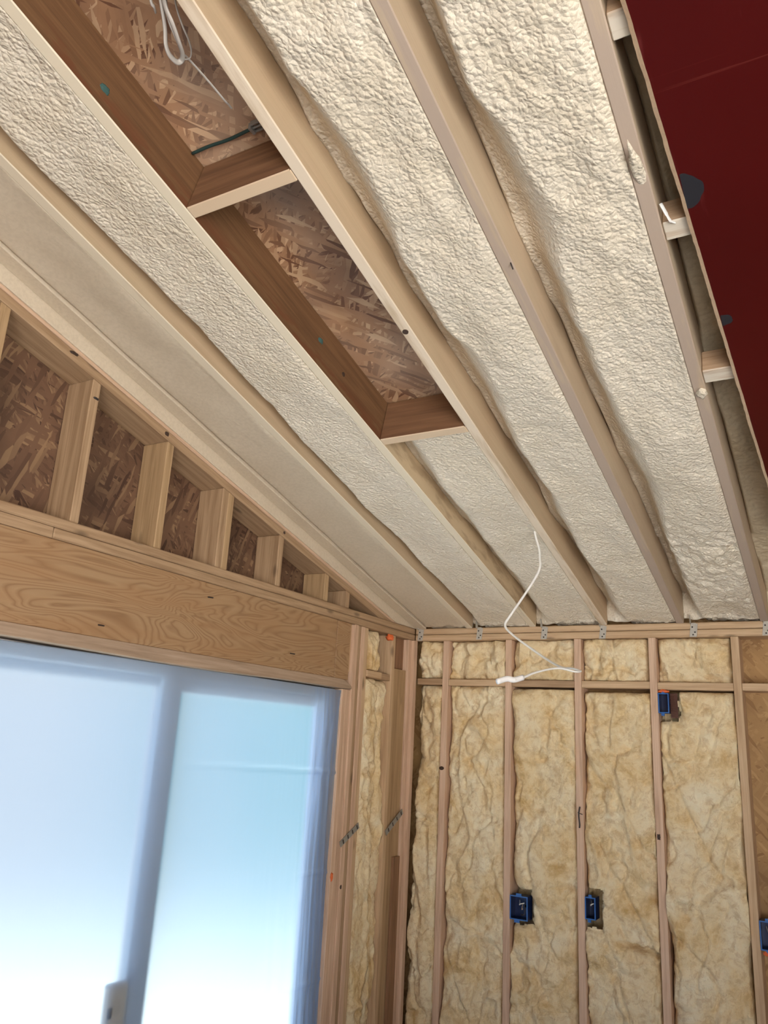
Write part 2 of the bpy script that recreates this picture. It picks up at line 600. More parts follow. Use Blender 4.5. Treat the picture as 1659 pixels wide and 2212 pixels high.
def bm_box(bm, lo, hi, bev=0.0):
    vs = [bm.verts.new((x, y, z)) for x in (lo[0], hi[0]) for y in (lo[1], hi[1]) for z in (lo[2], hi[2])]
    fs = [bm.faces.new([vs[i] for i in f]) for f in ((0, 1, 3, 2), (4, 6, 7, 5), (0, 4, 5, 1), (2, 3, 7, 6), (0, 2, 6, 4), (1, 5, 7, 3))]
    if bev:
        es = list({e for f in fs for e in f.edges})
        bmesh.ops.bevel(bm, geom=es, offset=bev, segments=1, affect='EDGES')
    return vs


def to_mesh(bm, name, smooth=False):
    bmesh.ops.recalc_face_normals(bm, faces=bm.faces[:])
    me = bpy.data.meshes.new(name)
    bm.to_mesh(me)
    bm.free()
    if smooth:
        for p in me.polygons:
            p.use_smooth = True
    return me


def board(name, mat, p, X, Z, L, w, t, bev=0.003, c0=0.0, c1=0.0, parent=None):
    """solid board: starts at p, runs L along X, w across local Y (centred), t along local Z (from 0 up);
    c0 / c1 shear the two end cuts: local x shifts by c * z (or c * y when given as ('y', c))"""
    bm = bmesh.new()
    bm_box(bm, (0, -w / 2, 0), (L, w / 2, t), bev)
    for v in bm.verts:
        end = c0 if v.co.x < L / 2 else c1
        if isinstance(end, tuple):
            v.co.x += end[1] * v.co.y
        elif end:
            v.co.x += end * v.co.z
    return link(name, to_mesh(bm, name), mat, parent, frame(p, X, Z))


def wbox(name, mat, lo, hi, bev=0.002, parent=None, axis='x'):
    """axis-aligned board given by world bounds; grain along axis"""
    lo = Vector(lo)
    hi = Vector(hi)
    d = hi - lo
    if axis == 'x':
        M = frame((lo.x, (lo.y + hi.y) / 2, lo.z), (1, 0, 0), (0, 0, 1))
        dims = (d.x, d.y, d.z)
    elif axis == 'y':
        M = frame(((lo.x + hi.x) / 2, lo.y, lo.z), (0, 1, 0), (0, 0, 1))
        dims = (d.y, d.x, d.z)
    else:
        M = frame((lo.x, (lo.y + hi.y) / 2, lo.z), (0, 0, 1), (1, 0, 0))
        dims = (d.z, d.y, d.x)
    bm = bmesh.new()
    bm_box(bm, (0, -dims[1] / 2, 0), (dims[0], dims[1] / 2, dims[2]), bev)
    if parent is not None:
        M = parent.matrix_world.inverted() @ M if False else Matrix.Translation(-Vector(parent.location)) @ M
    return link(name, to_mesh(bm, name), mat, parent, M)


def grid_solid(name, mat, P, base, holes=None, parent=None, origin=None):
    """P: (nu, nv, 3) visible surface; base: same shape, the hidden back; closed with skirts"""
    nu, nv = P.shape[:2]
    org = np.array(origin if origin is not None else P.reshape(-1, 3).mean(0))
    V = np.concatenate([(P - org).reshape(-1, 3)])
    idx = np.arange(nu * nv).reshape(nu, nv)
    F = np.stack([idx[:-1, :-1], idx[1:, :-1], idx[1:, 1:], idx[:-1, 1:]], -1)
    keep = np.ones(F.shape[:2], bool)
    if holes is not None:
        keep = ~holes[:-1, :-1]
    F = F[keep].reshape(-1, 4)
    loop = list(idx[:, 0]) + list(idx[-1, 1:]) + list(idx[-2::-1, -1]) + list(idx[0, -2:0:-1])
    B = (base - org).reshape(-1, 3)[loop]
    nb = len(V)
    V = np.concatenate([V, B])
    n = len(loop)
    faces = [tuple(f) for f in F]
    for k in range(n):
        a, b = loop[k], loop[(k + 1) % n]
        faces.append((a, nb + k, nb + (k + 1) % n, b))
    faces.append(tuple(range(nb, nb + n)))
    me = bpy.data.meshes.new(name)
    me.from_pydata(V.tolist(), [], faces)
    me.validate()
    bm = bmesh.new()
    bm.from_mesh(me)
    bmesh.ops.recalc_face_normals(bm, faces=bm.faces[:])
    bm.to_mesh(me)
    bm.free()
    for p in me.polygons[:len(F)]:
        p.use_smooth = True
    return link(name, me, mat, parent, Matrix.Translation(Vector(org)))


def tube(bm, pts, rad, seg=8, flat=None, up=None):
    """swept tube; rad scalar or list; flat = (a, b) factors of an oval section"""
    pts = [Vector(p) for p in pts]
    n = len(pts)
    if not hasattr(rad, '__len__'):
        rad = [rad] * n
    rings = []
    ref = Vector(up) if up else Vector((0.13, 0.31, 0.94))
    for i, p in enumerate(pts):
        d = (pts[min(i + 1, n - 1)] - pts[max(i - 1, 0)]).normalized()
        a = ref - d * ref.dot(d)
        if a.length < 1e-4:
            a = d.orthogonal()
        a.normalize()
        b = d.cross(a)
        ref = a
        fa, fb = flat if flat else (1, 1)
        rings.append([bm.verts.new(p + a * (math.cos(2 * math.pi * k / seg) * rad[i] * fa) + b * (math.sin(2 * math.pi * k / seg) * rad[i] * fb)) for k in range(seg)])
    for i in range(n - 1):
        for k in range(seg):
            bm.faces.new((rings[i][k], rings[i][(k + 1) % seg], rings[i + 1][(k + 1) % seg], rings[i + 1][k]))
    bm.faces.new(rings[0])
    bm.faces.new(rings[-1])


def spline(pts, k=8):
    pts = [np.array(p, float) for p in pts]
    P = [2 * pts[0] - pts[1]] + pts + [2 * pts[-1] - pts[-2]]
    out = []
    for i in range(1, len(P) - 2):
        for j in range(k):
            t = j / k
            a, b, c, d = P[i - 1], P[i], P[i + 1], P[i + 2]
            out.append(0.5 * (2 * b + (c - a) * t + (2 * a - 5 * b + 4 * c - d) * t * t + (3 * b - a - 3 * c + d) * t ** 3))
    out.append(pts[-1])
    return out


# ================================================================== THE SETTING
def slab(name, mat, lo, hi):
    bm = bmesh.new()
    c = [(a + b) / 2 for a, b in zip(lo, hi)]
    bm_box(bm, [a - b for a, b in zip(lo, c)], [a - b for a, b in zip(hi, c)])
    return tag(link(name, to_mesh(bm, name), mat, None, Matrix.Translation(c)), kind='structure')


XMAX, YMIN = 4.6, -7.2
slab('floor', 'concrete', (-0.16, YMIN, -0.10), (XMAX, 0.16, 0.0))
# roof deck: OSB laid on the rafters
DV = DEPTH / math.cos(TH)
bm = bmesh.new()
LD = (0.30 - YMIN) / math.cos(TH)
bm_box(bm, (0, -2.5, 0), (LD, 2.5, 0.012))
deck = link('ceiling', to_mesh(bm, 'ceiling'), 'osb_deck', None, frame((2.2, 0.30, zroof(0.30, DV + 0.001)), (0, -math.cos(TH), math.sin(TH)), (0, math.sin(TH), math.cos(TH))))
tag(deck, kind='structure')
# back wall sheathing
slab('wall_back', 'osb_wall', (-0.155, 0.142, 0.0), (XMAX, 0.154, zroof(0.142, DV) - 0.002))
# left wall sheathing with the door opening and the rear opening
DY0, DY1 = -3.185, -0.80       # sliding door
RY0, RY1 = -6.1, -3.8            # unseen doorway added in the right wall, placed for the daylight it lets in
RX0, RX1 = 2.6, 4.5             # unseen doorway added in the rear wall, sized for its daylight
DH = 2.037


def wall_with_gaps(name, mat, x0, x1, spans):
    bm = bmesh.new()
    for (y0, y1, z0) in spans:
        vs = bm_box(bm, (x0, y0, z0), (x1, y1, 9))
        for v in vs:
            if v.co.z > 8:
                v.co.z = zroof(v.co.y, DV) - 0.004
    return tag(link(name, to_mesh(bm, name), mat), kind='structure')


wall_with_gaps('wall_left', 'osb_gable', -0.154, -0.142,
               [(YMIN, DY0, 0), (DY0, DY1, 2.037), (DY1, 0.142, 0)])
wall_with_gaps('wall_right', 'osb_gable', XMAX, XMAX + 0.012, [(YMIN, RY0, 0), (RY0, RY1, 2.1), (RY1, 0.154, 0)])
bm = bmesh.new()               # rear wall, out of view, with a wide doorway added to let daylight in
HR = zroof(YMIN, DV) - 0.006
for (x0, x1, z0) in ((-0.154, RX0, 0.0), (RX0, RX1, 2.5), (RX1, XMAX + 0.012, 0.0)):
    bm_box(bm, (x0, YMIN - 0.012, z0), (x1, YMIN, HR))
tag(link('wall_rear', to_mesh(bm, 'wall_rear'), 'osb_wall'), kind='structure')


# ================================================================== LEFT WALL FRAMING
WD = 0.140                      # 2x6 wall depth
# double top plate of the left wall
o = wbox('top_plate', 'fir', (-WD, -4.0, ZM + 0.0022), (0, 0.0, ZT), axis='y', bev=0.004)
tag(o, 'upper of the two boards under the short gable studs, left wall', 'board')
o = wbox('top_plate', 'fir', (-WD, -2.700, ZB), (0.001, 0.0, ZM), axis='y', bev=0.004)
tag(o, 'lower of the two boards over the plywood header, running to the corner', 'board')
o = wbox('top_plate', 'fir', (-WD, -4.0, ZB), (0, -2.703, ZM), axis='y')
tag(o, 'short lower plate board beyond the butt joint at the far left edge', 'board')

# gable studs
GL = ['shortest gable stud, nearest the corner where roof meets plate',
      'second shortest gable stud from the corner',
      'third gable stud from the corner, about as tall as wide',
      'right board of the doubled gable stud',
      'left board of the doubled gable stud',
      'gable stud directly left of the doubled pair, with a dark knot mark',
      'tall gable stud with a nail slit near its top, second from the left edge',
      'tallest gable stud, cut by the left edge of the photo']
for i, y1 in enumerate((-0.789, -1.002, -1.416, -1.806, -1.8455, -2.205, -2.607, -3.010)):
    y0 = y1 - 0.038
    zt0 = zroof(y1, -0.1115)
    st = board('gable_stud', ('fir', 'fir_tan')[i % 2], (-WD / 2, (y0 + y1) / 2, ZT), (0, 0, 1), (0, -1, 0), zt0 - ZT, WD, 0.038)
    # frame(): X up, Z towards -y; recentre and cut the top to the slope
    st.location.y = y1
    for v in st.data.vertices:
        if v.co.x > (zt0 - ZT) / 2:
            v.co.x += SL * v.co.z
    tag(st, GL[i], 'stud', 'gable studs')

# raked plates along the roof line
RX = (0, -math.cos(TH), math.sin(TH))
RZ = (0, math.sin(TH), math.cos(TH))


def raked(name, mat, x0, x1, o0, thick, y_lo, label, cat, bev=0.003):
    """sloping board; where it runs down onto the plate its underside is cut level"""
    zf = ZT + 0.0006
    top = o0 + thick / math.cos(TH)
    prof_ = [(y_lo, zroof(y_lo, o0))]
    ya = (ZR + o0 - zf) / SL                       # underside meets the plate
    yb = min((ZR + top - zf) / SL, -0.002)          # upper face meets the plate (or the wall line)
    prof_ += [(ya, zf), (yb, zf)]
    if yb == -0.002:
        prof_.append((yb, zroof(yb, top)))
    prof_.append((y_lo, zroof(y_lo, top)))
    oy, oz = -2.0, zroof(-2.0, o0)
    M = frame(((x0 + x1) / 2, oy, oz), RX, RZ)
    Mi = M.inverted()
    bm = bmesh.new()
    ra_ = [bm.verts.new(Mi @ Vector((x0, y, z))) for y, z in prof_]
    rb_ = [bm.verts.new(Mi @ Vector((x1, y, z))) for y, z in prof_]
    n = len(prof_)
    bm.faces.new(ra_)
    bm.faces.new(rb_)
    for k in range(n):
        bm.faces.new((ra_[k], ra_[(k + 1) % n], rb_[(k + 1) % n], rb_[k]))
    bmesh.ops.bevel(bm, geom=bm.edges[:], offset=bev, segments=1, affect='EDGES')
    return tag(link(name, to_mesh(bm, name), mat, None, M), label, cat)


raked('rake_plate', 'fir', -WD, 0.0, -0.1095, 0.0365, -4.2, 'lower sloping plate nailed on the gable stud tops', 'board')
raked('rake_plate', 'fir_pink', -WD, 0.001, -0.0705, 0.0145, -4.2, 'thin reddish upper sloping plate under the pale sprayed strip', 'board')
raked('spray_strip', 'foam_smooth', -WD, 0.006, -0.0550, 0.075, -4.2, 'pale foam-coated filler strip along the top of the gable wall', 'board', 0.004)
o = board('end_rafter', 'foam_smooth', (0.0425, -0.002, zroof(-0.002, 0.0005)), RX, RZ, 4.3, 0.071, DEPTH, 0.003)
tag(o, 'foam-coated end rafter beside the gable wall', 'rafter')

# header and its plate
o = wbox('door_header', 'header_ply', (-0.085, -3.40, 2.0855), (-0.004, -0.887, ZB - 0.001), axis='y')
hdr = o
tag(o, 'wide plywood header with wavy grain over the plastic covered door', 'header')
for (y, z) in ((-1.285, 2.165), (-1.9, 2.33), (-2.45, 2.13)):
    nl = bmesh.new()
    tube(nl, [(-0.006, y, z), (0.022, y + 0.004, z - 0.004)], 0.0028, 6)
    nail = link('nail', to_mesh(nl, 'nail'), 'nail_dark')
    nail.parent = o
    nail.matrix_parent_inverse = o.matrix_world.inverted()
o = wbox('header_filler', 'header_ply', (-0.085, -0.878, 2.0855), (-0.006, -0.745, ZB - 0.001), axis='y')
tag(o, 'short plywood filler piece between the header and the post', 'board')
o = wbox('spacer_lath', 'fir_pale', (-0.085, -0.742, 2.13), (-0.020, -0.715, ZB - 0.001), axis='z')
tag(o, 'narrow wood lath between header filler and post', 'board')
# plate under the header with a worn rounded end
bm = bmesh.new()
L = 3.40 - 0.712
bm_box(bm, (0, -0.07, 0), (L, 0.07, 0.048))
bmesh.ops.subdivide_edges(bm, edges=[e for e in bm.edges if abs(e.verts[0].co.x - e.verts[1].co.x) > 1], cuts=60)
for v in bm.verts:
    e = L - v.co.x
    if v.co.z > 0.02:
        v.co.z -= 0.032 * max(0, 1 - e / 0.10) ** 1.5
    else:
        v.co.z += 0.006 * math.sin(v.co.x * 3.1) * min(1, e) + 0.004 * max(0, 1 - e / 0.06)
    v.co.y += 0.003 * math.sin(v.co.x * 7)
bmesh.ops.bevel(bm, geom=bm.edges[:], offset=0.002, segments=1, affect='EDGES')
o = link('header_plate', to_mesh(bm, 'header_plate'), 'fir_grey', None, frame((-0.068, -3.40, DH), (0, 1, 0), (0, 0, 1)))
tag(o, 'greyish plate under the header with a worn rounded right end', 'board')

# posts right of the door
o = wbox('trimmer_stud', 'fir_pink', (-WD, -0.800, 0), (-0.001, -0.7625, DH - 0.002), axis='z')
tag(o, 'trimmer post edging the plastic sheet', 'post')
o = wbox('trimmer_stud', 'fir_pink', (-WD, -0.7615, 0), (-0.003, -0.716, DH - 0.002), axis='z')
tag(o, 'second trimmer post under the worn plate end', 'post')
for i, (y0, x, lab, mt) in enumerate(((-0.7145, 0.002, 'post board just right of the header filler', 'fir_pink'), (-0.6765, -0.004, 'middle board of the built-up post', 'fir'),
                                  (-0.6385, 0.000, 'third board of the built-up post', 'fir_pink'), (-0.6005, -0.003, 'post board touching the narrow batt', 'fir_pale'))):
    o = wbox('king_stud', mt, (-WD, y0, 0), (x, y0 + 0.0372, ZB - 0.001), axis='z')
    tag(o, lab, 'post', 'built-up post beside the door')
o = wbox('blocking', 'fir_pale', (-WD, -0.562, 2.122), (0.004, -0.40, 2.158), axis='y')
tag(o, 'short block in the narrow bay beside the door post', 'blocking')
o = wbox('blocking', 'fir', (-WD, -0.395, 2.120), (-0.006, -0.285, 2.156), axis='y')
tag(o, 'short block tight against the last narrow stud', 'blocking')
o = wbox('stud', 'fir_pale', (-WD, -0.282, 0), (-0.001, -0.244, ZB - 0.001), axis='z')
tag(o, 'pale narrow stud near the room corner on the left wall', 'stud')
o = wbox('corner_block', 'fir_brown', (-WD, -0.2425, 2.205), (-0.035, -0.0785, ZB - 0.001), axis='z')
tag(o, 'reddish recessed board at the top of the room corner', 'board')
o = wbox('corner_board', 'fir_tan', (-WD, -0.2425, 0), (-0.012, -0.0785, 2.200), axis='z')
tag(o, 'pale board filling the corner below the reddish block', 'board')
o = wbox('corner_lath', 'fir_brown', (-0.0115, -0.155, 0), (0.004, -0.082, 1.152), axis='z')
tag(o, 'dark board end standing low in the room corner', 'board')
o = wbox('corner_stud', 'fir_pink', (-WD, -0.077, 0), (0.0, -0.0395, ZB - 0.001), axis='z')
tag(o, 'left wall stud in the corner, left of the two', 'stud')
o = wbox('corner_stud', 'fir_pink', (-0.02, -0.0385, 0), (0.022, -0.0005, ZB - 0.001), axis='z')
tag(o, 'stud standing right in the room corner', 'stud')

# diagonal metal straps
def strap(p0, p1, w, label):
    p0 = Vector(p0)
    p1 = Vector(p1)
    d = p1 - p0
    bm = bmesh.new()
    bm_box(bm, (0, -w / 2, 0), (d.length, w / 2, 0.003))
    M = frame(p0, d, (1, 0, 0))
    o = link('metal_strap', to_mesh(bm, 'metal_strap'), 'galvanized', None, M)
    n = 4
    for k in range(n):
        x = d.length * (k + 0.6) / n
        bm = bmesh.new()
        bm_box(bm, (x - 0.004, -w * 0.35, 0.003), (x + 0.004, w * 0.35, 0.0045))
        q = link('nail', to_mesh(bm, 'nail'), 'nail_dark')
        q.parent = o
    tag(o, label, 'strap')


strap((0.003, -0.735, 1.262), (0.003, -0.563, 1.345), 0.030, 'grey metal strap slanting across the door post')
strap((0.002, -0.262, 1.285), (0.002, -0.074, 1.393), 0.030, 'grey metal strap slanting into the room corner')


def blob(name, mat, c, r, seed, label, cat, group=None, parent=None):
    bm = bmesh.new()
    bmesh.ops.create_icosphere(bm, subdivisions=3, radius=1)
    for v in bm.verts:
        k = 1 + 0.22 * math.sin(v.co.x * 5 + seed) * math.cos(v.co.y * 4 + seed * 2) + 0.12 * math.sin(v.co.z * 9 + seed)
        v.co = Vector((v.co.x * r[0], v.co.y * r[1], v.co.z * r[2])) * k
    o = link(name, to_mesh(bm, name, True), mat, parent, Matrix.Translation(c))
    if label:
        tag(o, label, cat, group)
    return o


blob('fire_foam', 'orange_foam', (-0.01, -0.305, 2.372), (0.02, 0.030, 0.018), 1, 'orange foam dab under the plate near the room corner', 'foam dab')
blob('fire_foam', 'orange_foam', (0.004, -0.795, 1.118), (0.006, 0.008, 0.020), 3, 'small orange dab at the edge of the plastic sheet', 'foam dab')

# ================================================================== BACK WALL FRAMING
o = wbox('top_plate', 'fir_pale', (0.0025, 0.0, ZB), (XMAX - 0.02, WD, ZM), axis='x', bev=0.004)
tag(o, 'lower board of the back wall top plate, above the batts', 'board')
o = wbox('top_plate', 'fir_pale', (0.0025, 0.001, ZM + 0.0028), (XMAX - 0.02, WD, ZT), axis='x', bev=0.004)
tag(o, 'upper board of the back wall top plate carrying the metal ties', 'board')
SX = [0.218, 0.6225, 1.030, 1.436, 1.846, 2.2525]
SLAB = ['stud nearest the room corner on the batt wall, with a round knot', 'second stud from the room corner on the batt wall', 'third stud from the corner, behind the loop of the hanging cable',
        'fourth stud from the corner, with a blue box near its top', 'pale stud at the right edge beside the bare sheathing', 'stud just beyond the right edge of the bare sheathing bay']
for i, x in enumerate(SX):
    w = 0.0385
    o = wbox('stud', ('fir_pink', 'fir_pink', 'fir_pink', 'fir_pink', 'fir_pale', 'fir')[i], (x - w / 2, 0.0, 0), (x + w / 2, WD, ZB - 0.001), axis='z')
    tag(o, SLAB[i], 'stud', 'studs of the batt wall')
    if i == 0:
        bm = bmesh.new()
        bmesh.ops.create_icosphere(bm, subdivisions=2, radius=1)
        for v in bm.verts:
            v.co = Vector((v.co.x * 0.016, v.co.y * 0.004, v.co.z * 0.011))
        k = link('knot', to_mesh(bm, 'knot', True), 'knot_dark', None, Matrix.Translation((x - 0.006, -0.001, 1.645)))
        k.parent = o
        k.matrix_parent_inverse = o.matrix_world.inverted()
edges = [(0.0265, SX[0] - 0.0193)] + [(SX[i] + 0.0193, SX[i + 1] - 0.0193) for i in range(5)]
BZ = [(2.125, 2.162), (2.122, 2.159), (2.121, 2.158), (2.121, 2.158), (2.117, 2.155), (2.118, 2.155)]
BL = ['short block between the corner stud and the first stud', 'block between the first and second studs', 'block behind the white cable end',
      'block under the cable loop, above a dark gap', 'block right above the top blue box', 'block under the bare sheathing at the right edge']
for i, (a, b) in enumerate(edges):
    o = wbox('blocking', random.choice(('fir_pale', 'fir')), (a + 0.001, 0.002, BZ[i][0]), (b - 0.001, WD, BZ[i][1]), axis='x')
    tag(o, BL[i], 'blocking', 'blocking row of the batt wall')

# ------------------------------------------------------------------ fibreglass batts
HOLES = {  # bay: (x0, x1, z0, z1) kept clear around the boxes
    2: [(0.600, 0.756, 0.880, 1.052)],
    3: [(1.000, 1.136, 0.915, 1.100)],
    4: [(1.420, 1.556, 1.960, 2.135)],
}


def batt(x0, x1, z0, z1, seed, label, front=0.004, hole=None, left=False, rough=1.0, cat='insulation batt', tear=None):
    du = 0.0075
    nu = max(8, int((x1 - x0) / du))
    nv = max(8, int((z1 - z0) / du))
    U, Vv = np.meshgrid(np.linspace(x0, x1, nu), np.linspace(z0, z1, nv), indexing='ij')
    eu = np.minimum(U - x0, x1 - U)
    ez = np.minimum(Vv - z0, z1 - Vv)
    tuck = 0.062 * np.exp(-eu / (0.016 + 0.012 * vnoise(Vv * 6, U * 0 + 3.1, seed))) * (0.50 + 1.1 * vnoise(Vv * 4.0, U * 0 + (U > (x0 + x1) / 2) * 5.5, seed + 2))
    tuck = np.maximum(tuck, -0.004) + 0.030 * np.exp(-ez / 0.014) * (0.7 + 0.6 * vnoise(U * 9, Vv * 0, seed + 4))
    d = front + tuck
    d += rough * (0.018 * fbm(U * 6, Vv * 4, seed + 5, 3) + 0.009 * fbm(U * 22, Vv * 17, seed + 7, 3) + 0.0025 * vnoise(U * 90, Vv * 70, seed + 9))
    # slumped folds
    rdg = 1 - np.abs(fbm(U * 5 + 0.6 * Vv, Vv * 2.4, seed + 11, 2))
    d -= rough * 0.022 * np.clip(rdg - 0.78, 0, 1) / 0.22
    rdg2 = 1 - np.abs(fbm(U * 9 - 2.0 * Vv, Vv * 5, seed + 15, 2))
    d += rough * 0.017 * np.clip(rdg2 - 0.80, 0, 1) / 0.20
    rdg3 = 1 - np.abs(fbm(U * 3.2 + 1.4 * Vv, Vv * 1.7, seed + 17, 3))
    d += rough * 0.018 * np.clip(rdg3 - 0.88, 0, 1) / 0.12
    ju = 0.008 * vnoise(Vv * 11, U * 0, seed + 13) + 0.004 * vnoise(Vv * 50, U * 0, seed + 14)
    W = np.clip(U + ju * np.where(U < (x0 + x1) / 2, 1, -1) * np.exp(-eu / 0.02), x0, x1)
    if tear:
        (xa, za), (xb, zb) = tear
        t = np.clip((U - xa) / (xb - xa), 0, 1)
        zl = za + (zb - za) * t + 0.006 * vnoise(U * 40, U * 0, seed + 30)
        d += 0.075 * sstep(0.0, 0.5, (U - xa) / (xb - xa)) * np.exp(-((Vv - zl) / (0.008 + 0.006 * t)) ** 2)
    d = np.clip(d, -0.022, 0.12)
    hm = None
    if hole:
        hm = np.zeros(U.shape, bool)
        for h in hole:
            jx = 0.012 * vnoise(Vv * 40, U * 0, seed + 20)
            jz = 0.010 * vnoise(U * 40, Vv * 0, seed + 21)
            hm |= (U > h[0]) & (U < h[1] + jx) & (Vv > h[2] + jz) & (Vv < h[3] + jz)
            dist = np.maximum(np.maximum(h[0] - U, U - h[1]), np.maximum(h[2] - Vv, Vv - h[3]))
            d = d + 0.03 * np.exp(-np.clip(dist, 0, 1) / 0.012)
    if left:
        P = np.stack([-d, W, Vv], -1)
        B = np.stack([np.full_like(d, -0.138), W, Vv], -1)
    else:
        P = np.stack([W, d, Vv], -1)
        B = np.stack([W, np.full_like(d, 0.138), Vv], -1)
    o = grid_solid('fiberglass_batt', 'fiberglass', P, B, hm)
    return tag(o, label, cat)


LOW = ['narrow long batt in the corner bay beside the knotted stud', 'long batt between first and second studs, without any box', 'long batt with the left of the two low blue boxes at its edge',
       'long batt with a dark tear below the right low blue box', 'long batt with the high blue box torn into its top corner']
UP = ['small batt piece at the top of the corner bay', 'small top batt with a pale diagonal crease', 'small top batt crossed by the straight run of white cable',
      'small top batt right of the cable loop', 'small top batt beside the bare sheathing at the right']
for i in range(5):
    a, b = edges[i]
    batt(a + 0.001, b - 0.001, 0.01, BZ[i][0] - (0.003, 0.001, 0.012, 0.022, 0.010)[i], 30 + i * 7, LOW[i], 0.010 if i == 0 else 0.004, HOLES.get(i), tear=((1.16, 0.885), (1.412, 0.845)) if i == 3 else None)
    batt(a + 0.001, b - 0.001, BZ[i][1] + 0.003, ZB - 0.003, 90 + i * 7, UP[i], 0.010, rough=1.25)
# left wall narrow bay
batt(-0.557, -0.405, 2.163, ZB - 0.004, 150, 'small rumpled batt over the block beside the door post', 0.006, left=True, rough=1.2)
batt(-0.557, -0.400, 0.01, 2.119, 157, 'tall narrow batt right of the door post', 0.004, left=True, rough=0.8)
batt(-0.385, -0.286, 0.01, 2.117, 164, 'tall narrow batt strip left of the pale corner stud', 0.022, left=True, rough=0.7)

# ------------------------------------------------------------------ blue boxes
def ebox(x0, x1, z0, z1, y0, label, wires, brk=None):
    root = empty('electrical_box', (x0, y0, z0))
    w, h, dp, t = x1 - x0, z1 - z0, 0.075, 0.0035
    bm = bmesh.new()
    bm_box(bm, (0, 0, 0), (t, dp, h))
    bm_box(bm, (w - t, 0, 0), (w, dp, h))
    bm_box(bm, (t, 0, 0), (w - t, dp, t))
    bm_box(bm, (t, 0, h - t), (w - t, dp, h))
    bm_box(bm, (t, dp - t, t), (w - t, dp, h - t))
    link('box_body', to_mesh(bm, 'box_body'), 'blue_box', root)
    bm = bmesh.new()
    r = 0.005
    bm_box(bm, (-0.0005, -0.002, -0.0005), (r, 0.0, h + 0.0005))
    bm_box(bm, (w - r, -0.002, -0.0005), (w + 0.0005, 0.0, h + 0.0005))
    bm_box(bm, (r, -0.002, -0.0005), (w - r, 0.0, r))
    bm_box(bm, (r, -0.002, h - r), (w - r, 0.0, h + 0.0005))
    bm_box(bm, (w * 0.25, -0.002, -0.014), (w * 0.55, 0.004, -0.0005))
    bm_box(bm, (w * 0.35, -0.002, h), (w * 0.65, 0.004, h + 0.012))
    tag(link('box_rim', to_mesh(bm, 'box_rim'), 'blue_rim', root), 'bright blue front rim')
    for k in range(wires):
        bm = bmesh.new()
        a = (w * (0.3 + 0.2 * k), dp - 0.006, h * (0.75 - 0.15 * k))
        b_ = (w * (0.45 + 0.15 * k), 0.03, h * 0.6)
        c = (w * (0.55 + 0.12 * k), 0.004, h * (0.66 - 0.2 * k))
        d = (w * (0.78 - 0.1 * k), 0.012, h * (0.72 - 0.25 * k))
        tube(bm, spline([a, b_, c, d], 6), 0.0028, 6)
        link('wire', to_mesh(bm, 'wire', True), ('white_cable', 'bare_wire', 'nail_dark')[k % 3], root)
    tag(root, label, 'electrical box', 'blue electrical boxes')
    return root


ebox(1.4565, 1.510, 1.997, 2.098, -0.003, 'blue box with orange foam above it, high beside the fourth stud', 0)
ebox(0.6435, 0.742, 0.905, 1.022, -0.003, 'wide blue box with red and white wires beside the second stud', 3)
ebox(1.0505, 1.104, 0.962, 1.066, -0.003, 'narrow blue box with bristly left edge beside the third stud', 1)
ebox(1.8665, 1.940, 0.948, 1.072, -0.003, 'blue box cut off by the right edge, low beside the pale stud', 2)
blob('fire_foam', 'orange_foam', (1.483, 0.004, 2.108), (0.030, 0.012, 0.009), 5, 'orange foam dab on top of the high blue box', 'foam dab')
blob('fire_foam', 'orange_foam', (1.888, 0.0, 0.935), (0.012, 0.010, 0.010), 6, 'orange dab under the blue box at the right edge', 'foam dab')
# ribbed brown lath torn open beside the high box
root = bmesh.new()
for k in range(9):
    z = 1.985 + k * 0.0125
    tube(root, spline([(1.513, 0.012, z), (1.530, 0.006, z - 0.002), (1.546 - 0.003 * abs(k - 3), 0.010, z - 0.006)], 4), 0.0016, 5)
bm_box(root, (1.512, 0.030, 1.975), (1.548, 0.034, 2.10))
o = link('torn_mesh', to_mesh(root, 'torn_mesh'), 'brown_lath')
tag(o, 'brown ribbed torn patch right of the high blue box', 'torn patch')

# cable staples / black bits on the studs
bm = bmesh.new()
tube(bm, spline([(1.032, -0.004, 1.50), (1.027, -0.010, 1.46), (1.031, -0.009, 1.415), (1.028, -0.003, 1.395)], 5), 0.004, 6)
tube(bm, [(1.020, -0.006, 1.47), (1.046, -0.006, 1.462)], 0.002, 5)
o = link('cable_stub', to_mesh(bm, 'cable_stub', True), 'nail_dark')
tag(o, 'small dark cable stub stapled to the third stud', 'cable stub')

